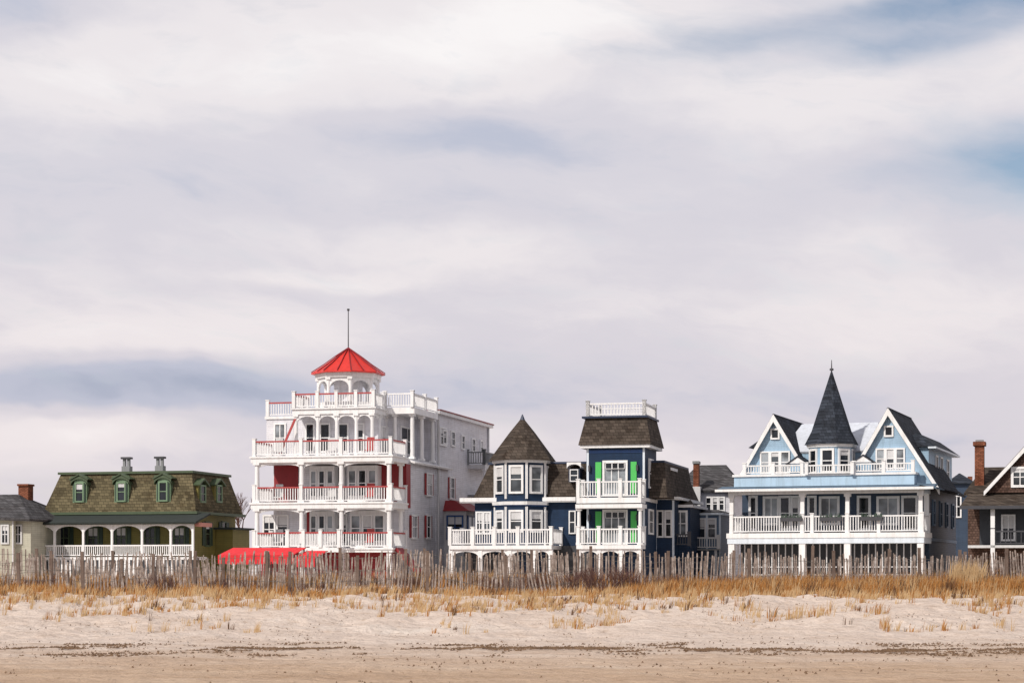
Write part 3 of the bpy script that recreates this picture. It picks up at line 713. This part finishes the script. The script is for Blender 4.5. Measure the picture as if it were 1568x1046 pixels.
V,Fc,I=[],[],[]
for _ in range(7500):
    y=51.5+15.5*R()**.72; x=U(-20,20)
    p=CX+x/y*F
    d=nz(x,y,.3,11)+.6*nz(x,y,1.1,12)+(.12 if p>1000 else 0)+U(-.1,.1)
    if d<.36-.44*ss(52,64,y): continue
    tuft(V,Fc,I,x,y,random.randint(3,11),U(.12,.42),U(.03,.13),0 if R()<.68 else (1 if R()<.75 else 2),w=.0085,wind=.2)
for _ in range(4800):
    x=U(-22,22); p=CX+x/68*F
    y=U(64.8,70.5) 
    right=ss(880,1040,p)
    dens=.24+.8*right+.5*nz(x,y,.3,21)
    if R()>dens: continue
    tuft(V,Fc,I,x,y,random.randint(9,18),U(.24,.42)+.3*right,U(.08,.25),(1 if R()<.62 else (0 if R()<.5 else 2)),w=.011)
for _ in range(3600):
    x=U(-26,26); y=U(71.5,79)
    if nz(x,y,.25,31)<-.15: continue
    tuft(V,Fc,I,x,y,random.randint(8,14),U(.4,.75),U(.1,.3),(2 if R()<.5 else (1 if R()<.6 else 0)),w=.012)
for _ in range(60):
    x=wx(U(1462,1500),68); tuft(V,Fc,I,x,U(67,69),14,U(.9,1.25),.15,0,w=.012,lean=.2)
meshobj('dune_grass',V,Fc,[straw,rust,brown],I)

def twig(V,Fc,p,d,l,r,depth):
    q=p+d*l; s=d.orthogonal().normalized(); t=d.cross(s)
    o=len(V)
    for c,rr in((p,r),(q,r*.6)):
        for k in range(3):
            a=k*2.094; V.append(tuple(c+(s*math.cos(a)+t*math.sin(a))*rr))
    Fc+= [(o,o+1,o+4,o+3),(o+1,o+2,o+5,o+4),(o+2,o,o+3,o+5)]
    if depth>0:
        for _ in range(random.randint(2,4)):
            nd=(d+Vector((U(-.6,.6),U(-.6,.6),U(-.15,.5)))).normalized()
            twig(V,Fc,p+d*l*U(.5,1),nd,l*U(.6,.85),r*.62,depth-1)
bark=simplemat('twig_bark',[(.3,(.06,.03,.025)),(.7,(.16,.085,.07))],3)
def shrub(name,x,y,hh,n,wid):
    V,Fc=[],[]
    for _ in range(n):
        bx=x+U(-wid,wid); by=y+U(-.5,.5)
        d=Vector((U(-.5,.5),U(-.4,.4),1)).normalized()
        twig(V,Fc,Vector((bx,by,H(bx,by)-.05)),d,hh*.42,.012,3)
    meshobj(name,V,Fc,[bark])
for (p,y,hh,n,w) in((930,68.3,1.15,36,.75),(985,69,.9,22,.6),(890,69,1.0,24,.5),(1120,72,.8,16,.6),(1035,68.5,.8,16,.6),(640,69,.7,14,.7),(1490,69.5,1.1,12,.5),(245,66.5,.8,14,.7),(760,68.5,.8,18,.7),(360,66.6,.7,14,.9),(580,69,.7,14,.7),(820,69,.9,22,.7),(1300,74,.7,18,1.2),(60,69,.6,12,.8),(480,66.8,.6,12,.8),(865,60.5,.35,8,.1)):
    shrub('beach_shrub',wx(p,y),y,hh,n,w)
def branch(V,Fc,p,d,l,r,dep):
    q=p+d*l; s=d.orthogonal().normalized(); t=d.cross(s); o=len(V)
    for c,rr in((p,r),(q,r*.68)):
        for k in range(5):
            a=k*1.2566; V.append(tuple(c+(s*math.cos(a)+t*math.sin(a))*rr))
    for k in range(5): Fc.append((o+k,o+(k+1)%5,o+5+(k+1)%5,o+5+k))
    if dep>0:
        for _ in range(3 if dep>3 else random.randint(2,4)):
            nd=(d+Vector((U(-.6,.6),U(-.6,.6),U(.05,.5)))).normalized()
            branch(V,Fc,q if R()<.6 else p+d*l*.75,nd,l*U(.66,.82),r*.62,dep-1)
random.seed(21)
for tp_,hh in((368,2.1),(1031,1.5)):
    V,Fc=[],[]
    branch(V,Fc,Vector((wx(tp_,164),164,GZ-.1)),Vector((.05,0,1)).normalized(),hh,.16,6)
    meshobj('bare_tree',V,Fc,[bark])

# ---------------------------------------------------------------- slat fences
wood=simplemat('weathered_wood',[(.3,(.11,.078,.062)),(.48,(.26,.205,.175)),(.66,(.48,.42,.385))],3.2,.85)
wood2=simplemat('dark_wood',[(.3,(.09,.06,.048)),(.7,(.22,.165,.135))],2,.85)
wire=simplemat('wire',[(.3,(.1,.09,.08)),(.7,(.15,.14,.13))],1)
def fence(yf,x0,x1,hgt,sp,posts,lean_k,seed,gap=0.05,ph=1.3):
    random.seed(seed)
    e=bpy.data.objects.new('sand_fence',None); scene.collection.objects.link(e)
    V,Fc=[],[]
    def bx(x,y,z,w,t,hh,lx,ly=0,rot=0):
        o=len(V); c,s=math.cos(rot),math.sin(rot)
        for zz in(0,1):
            for a,b in((-w,-t),(w,-t),(w,t),(-w,t)):
                V.append((x+a*c-b*s+lx*zz*hh,y+a*s+b*c+ly*zz*hh,z+zz*hh))
        Fc.extend([(o,o+3,o+2,o+1),(o+4,o+5,o+6,o+7),(o,o+1,o+5,o+4),(o+1,o+2,o+6,o+5),(o+2,o+3,o+7,o+6),(o+3,o,o+4,o+7)])
    x=x0
    while x<x1:
        y=yf(x); g=lean_k*nz(x,0,.45,seed)
        sag=.24*nz(x,1,.4,seed+3)-.05
        if R()>gap and nz(x,4,.3,seed+9)>-.5:
            hk=U(.55,.85) if R()<.05 else U(.9,1.05)
            bx(x,y+U(-.02,.02),H(x,y)-.1+sag,U(.017,.028),.006,hgt*hk,g+U(-.06,.06),U(-.03,.03),U(-.3,.3))
        x+=sp*U(.7,1.3)
    meshobj('slats',V,Fc,[wood],parent=e)
    V,Fc=[],[]
    for px_ in posts:
        y=yf(px_)-.08; bx(px_,y,H(px_,y)-.2,.05,.05,hgt*ph*U(.95,1.08),U(-.03,.03))
    meshobj('posts',V,Fc,[wood2],parent=e)
    V,Fc=[],[]
    x=x0
    while x<x1:
        for k in(.25,.55,.85):
            a=x;bb=x+.5; ya,yb=yf(a),yf(bb); za=H(a,ya)+hgt*k+.24*nz(a,1,.4,seed+3)-.1;zb_=H(bb,yb)+hgt*k+.24*nz(bb,1,.4,seed+3)-.1; o=len(V)
            V.extend([(a,ya-.012,za-.006),(bb,yb-.012,zb_-.006),(bb,yb-.012,zb_+.006),(a,ya-.012,za+.006)]); Fc.append((o,o+1,o+2,o+3))
        x+=.5
    meshobj('wire_strands',V,Fc,[wire],parent=e)
fence(lambda x:67.3+.35*math.sin(x*.35),-26,1.8,1.05,.12,[wx(p,67.3) for p in(28,125,232,342,445,548,655,775)],.32,3,ph=1.45)
fence(lambda x:70.6+.3*math.sin(x*.3+1),-.5,26,1.46,.13,[wx(p,70.6) for p in(815,905,1022,1148,1275,1405,1468,1540)],.28,5,ph=1.18)
fence(lambda x:71.8+.3*math.sin(x*.4+3),-26,2,1.42,.13,[wx(p,71.8) for p in(80,190,300,410,520,620,720)],.26,12,ph=1.1)
fence(lambda x:77.0+.4*math.sin(x*.25+2),-28,28,1.4,.12,[wx(p,77) for p in range(60,1568,118)],.15,8,ph=1.15)
random.seed(99)

# ---------------------------------------------------------------- seaweed wrack and debris
V,Fc=[],[]
def flake(x,y,s):
    z=H(x,y)+.02; a=U(-.6,.6) if R()<.7 else U(0,3.14); o=len(V); c,d=math.cos(a)*s,math.sin(a)*s; w=s*U(.15,.4)
    V.extend([(x-c,y-d,z),(x+d*.4,y-w,z+U(.0,.015)),(x+c,y+d,z+.006),(x-d*.3,y+w,z+U(.015,.045))]); Fc.append((o,o+1,o+2,o+3))
for line,(yc,slope,cnt,thr) in enumerate(((43.5,-.11,11000,-.02),(40.6,.03,4000,.1),(46.5,-.05,3000,.12))):
    for _ in range(cnt):
        x=U(-13,13)
        y0=yc+slope*x*.6+1.3*nz(x,0,.22,40+line)+.4*nz(x,0,1.1,50+line)
        y=y0+random.gauss(0,.4)
        if nz(x,y*.6,.5,41+line)+.4*nz(x,y,2.2,44)+U(-.15,.15)<thr: continue
        flake(x,y,U(.012,.05))
for _ in range(4200):
    x=U(-13,13); y=U(30,62)
    if nz(x,y,.4,43)+U(-.25,.25)<.06: continue
    flake(x,y,U(.01,.032))
for c in(340,660,1190,1450,960,90):
    y=43.2+U(-1.2,1.2); x=wx(c,y)
    for _ in range(80): flake(x+random.gauss(0,.35),y+random.gauss(0,.12),U(.02,.06))
meshobj('seaweed_wrack',V,Fc,[simplemat('seaweed',[(.3,(.07,.04,.025)),(.7,(.24,.155,.095))],3)])

# ---------------------------------------------------------------- world
w=bpy.data.worlds.new('World'); scene.world=w; w.use_nodes=True
nt=w.node_tree; N=nt.nodes; L=nt.links; bg=N['Background']
SUN_EL=math.radians(40); SUN_AZ=math.radians(222)   # azimuth clockwise from +Y
sky=N.new('ShaderNodeTexSky'); sky.sky_type='NISHITA'; sky.sun_disc=False
sky.sun_elevation=SUN_EL; sky.sun_rotation=SUN_AZ
def M_(op,a,b=None,c=None):
    n=N.new('ShaderNodeMath'); n.operation=op
    for i,v in enumerate((a,b,c)):
        if v is None: continue
        if isinstance(v,(int,float)): n.inputs[i].default_value=v
        else: L.new(v,n.inputs[i])
    return n.outputs[0]
tc=N.new('ShaderNodeTexCoord'); sp=N.new('ShaderNodeSeparateXYZ'); L.new(tc.outputs['Generated'],sp.inputs[0])
az=M_('ARCTAN2',sp.outputs[0],sp.outputs[1]); el=M_('ARCSINE',sp.outputs[2])
u0=M_('MULTIPLY',az,31.36); v0=M_('MULTIPLY',el,31.36)   # 1 unit = 1.83 degrees
def comb(a,b,c=0.0):
    n=N.new('ShaderNodeCombineXYZ')
    for i,v in enumerate((a,b,c)):
        if isinstance(v,(int,float)): n.inputs[i].default_value=v
        else: L.new(v,n.inputs[i])
    return n.outputs[0]
def wn(su,sv,off,detail=5,rough=.55,u=None,v=None):
    n=N.new('ShaderNodeTexNoise'); n.inputs['Scale'].default_value=1; n.inputs['Detail'].default_value=detail; n.inputs['Roughness'].default_value=rough
    L.new(comb(M_('MULTIPLY',u or u0,su),M_('MULTIPLY',v or v0,sv),off),n.inputs['Vector']); return M_('SUBTRACT',n.outputs['Fac'],.5)
wu=wn(.25,.5,2.0,4); wv=wn(.25,.5,7.0,4)
u=M_('ADD',u0,M_('MULTIPLY',wu,2.4)); v=M_('ADD',v0,M_('MULTIPLY',wv,1.1))
vt=M_('ADD',v,M_('MULTIPLY',u,.10))
def blob(px,py,sx,sy,amp,tilt=0.0):
    uc=(px-CX)/100; vc=(HZ-py)/100
    a=M_('SUBTRACT',u,uc); b=M_('SUBTRACT',v,vc)
    if tilt: b=M_('SUBTRACT',b,M_('MULTIPLY',a,tilt))
    a=M_('DIVIDE',a,sx/100); b=M_('DIVIDE',b,sy/100)
    q=M_('ADD',M_('MULTIPLY',a,a),M_('MULTIPLY',b,b))
    return M_('MULTIPLY',M_('EXPONENT',M_('MULTIPLY',q,-1.0)),amp)
def total(lst,base):
    t=base
    for x in lst: t=M_('ADD',t,blob(*x))
    return t
n1=wn(.26,.75,1.0,5,.5,u,vt); n2=wn(.65,2.0,4.0,7,.6,u,vt)
t0=M_('ADD',M_('ADD',.6,M_('MULTIPLY',n1,.5)),M_('MULTIPLY',n2,.26))
T=total([(850,60,330,80,.34,.1),(420,110,280,70,.28,0),(70,160,150,60,.22,0),(1330,190,330,70,.2,.05),(800,225,300,45,-.28,-.05),
 (150,300,250,50,-.1,0),(1350,300,250,40,-.1,.1),(520,425,140,14,.22,.0),(650,390,350,40,.08,0),(230,540,240,45,.28,.12),(120,605,220,34,-.34,.05),
 (100,660,170,30,.3,.05),(390,620,200,40,-.3,0),(60,50,110,60,-.32,0),(700,590,250,60,-.16,0),(1150,600,260,50,-.14,0),(1300,500,350,50,.12,0),(1450,680,200,40,-.1,0),(600,320,220,30,-.12,0)],t0)
rp=N.new('ShaderNodeValToRGB'); rp.color_ramp.interpolation='EASE'
st=[(.12,(.37,.42,.54)),(.34,(.52,.55,.66)),(.54,(.69,.67,.73)),(.76,(.84,.80,.82)),(1.0,(.95,.92,.92))]
while len(rp.color_ramp.elements)<len(st): rp.color_ramp.elements.new(.5)
for e,(p,c) in zip(rp.color_ramp.elements,st): e.position=p; e.color=(*c,1)
L.new(T,rp.inputs[0])
warm=M_('MULTIPLY',M_('SUBTRACT',1.0,M_('MINIMUM',M_('DIVIDE',M_('ABSOLUTE',v0),6.0),1.0)),.6)
mxw=N.new('ShaderNodeMix'); mxw.data_type='RGBA'; mxw.blend_type='MULTIPLY'
L.new(warm,mxw.inputs[0]); L.new(rp.outputs[0],mxw.inputs[6]); mxw.inputs[7].default_value=(1.06,.97,.94,1)
bl=total([(1530,5,260,62,1.1,.14),(1590,285,150,62,.95,0),(1120,85,180,28,.45,.14),(1400,95,180,24,.4,.12),(1330,20,120,14,-.35,.15)],-.03)
bl=M_('MINIMUM',M_('MAXIMUM',M_('ADD',bl,M_('MULTIPLY',n2,.9)),0.0),.92)
# unseen sky well above the view: dimming added to deepen the shadows
mrn=N.new('ShaderNodeMapRange'); mrn.inputs['From Min'].default_value=.32; mrn.inputs['From Max'].default_value=.75; mrn.inputs['To Min'].default_value=1.0; mrn.inputs['To Max'].default_value=.66
L.new(el,mrn.inputs[0])
L.new(mxw.outputs[2],bg.inputs[0]); L.new(mrn.outputs[0],bg.inputs[1])
bgs=N.new('ShaderNodeBackground'); bgs.inputs[1].default_value=.095; L.new(sky.outputs[0],bgs.inputs[0])
ms=N.new('ShaderNodeMixShader'); L.new(bl,ms.inputs[0]); L.new(bg.outputs[0],ms.inputs[1]); L.new(bgs.outputs[0],ms.inputs[2])
L.new(ms.outputs[0],N['World Output'].inputs[0])
w.cycles.sampling_method='MANUAL'; w.cycles.sample_map_resolution=512

sl=bpy.data.lights.new('sun','SUN'); sl.energy=3.7; sl.angle=math.radians(1.5); sl.color=(1,.93,.84)
so=bpy.data.objects.new('sun',sl); scene.collection.objects.link(so)
d=Vector((math.sin(SUN_AZ)*math.cos(SUN_EL),math.cos(SUN_AZ)*math.cos(SUN_EL),math.sin(SUN_EL)))
so.rotation_euler=d.to_track_quat('Z','Y').to_euler()

cam=bpy.data.cameras.new('camera'); cam.lens=72; cam.sensor_width=36; cam.shift_y=(HZ-522.5)/1568; cam.clip_end=10000
co_=bpy.data.objects.new('camera',cam); co_.location=(0,0,CZ); co_.rotation_euler=(math.radians(90),0,0); scene.collection.objects.link(co_); scene.camera=co_
scene.view_settings.view_transform='Standard'; scene.view_settings.look='None'; scene.view_settings.exposure=0
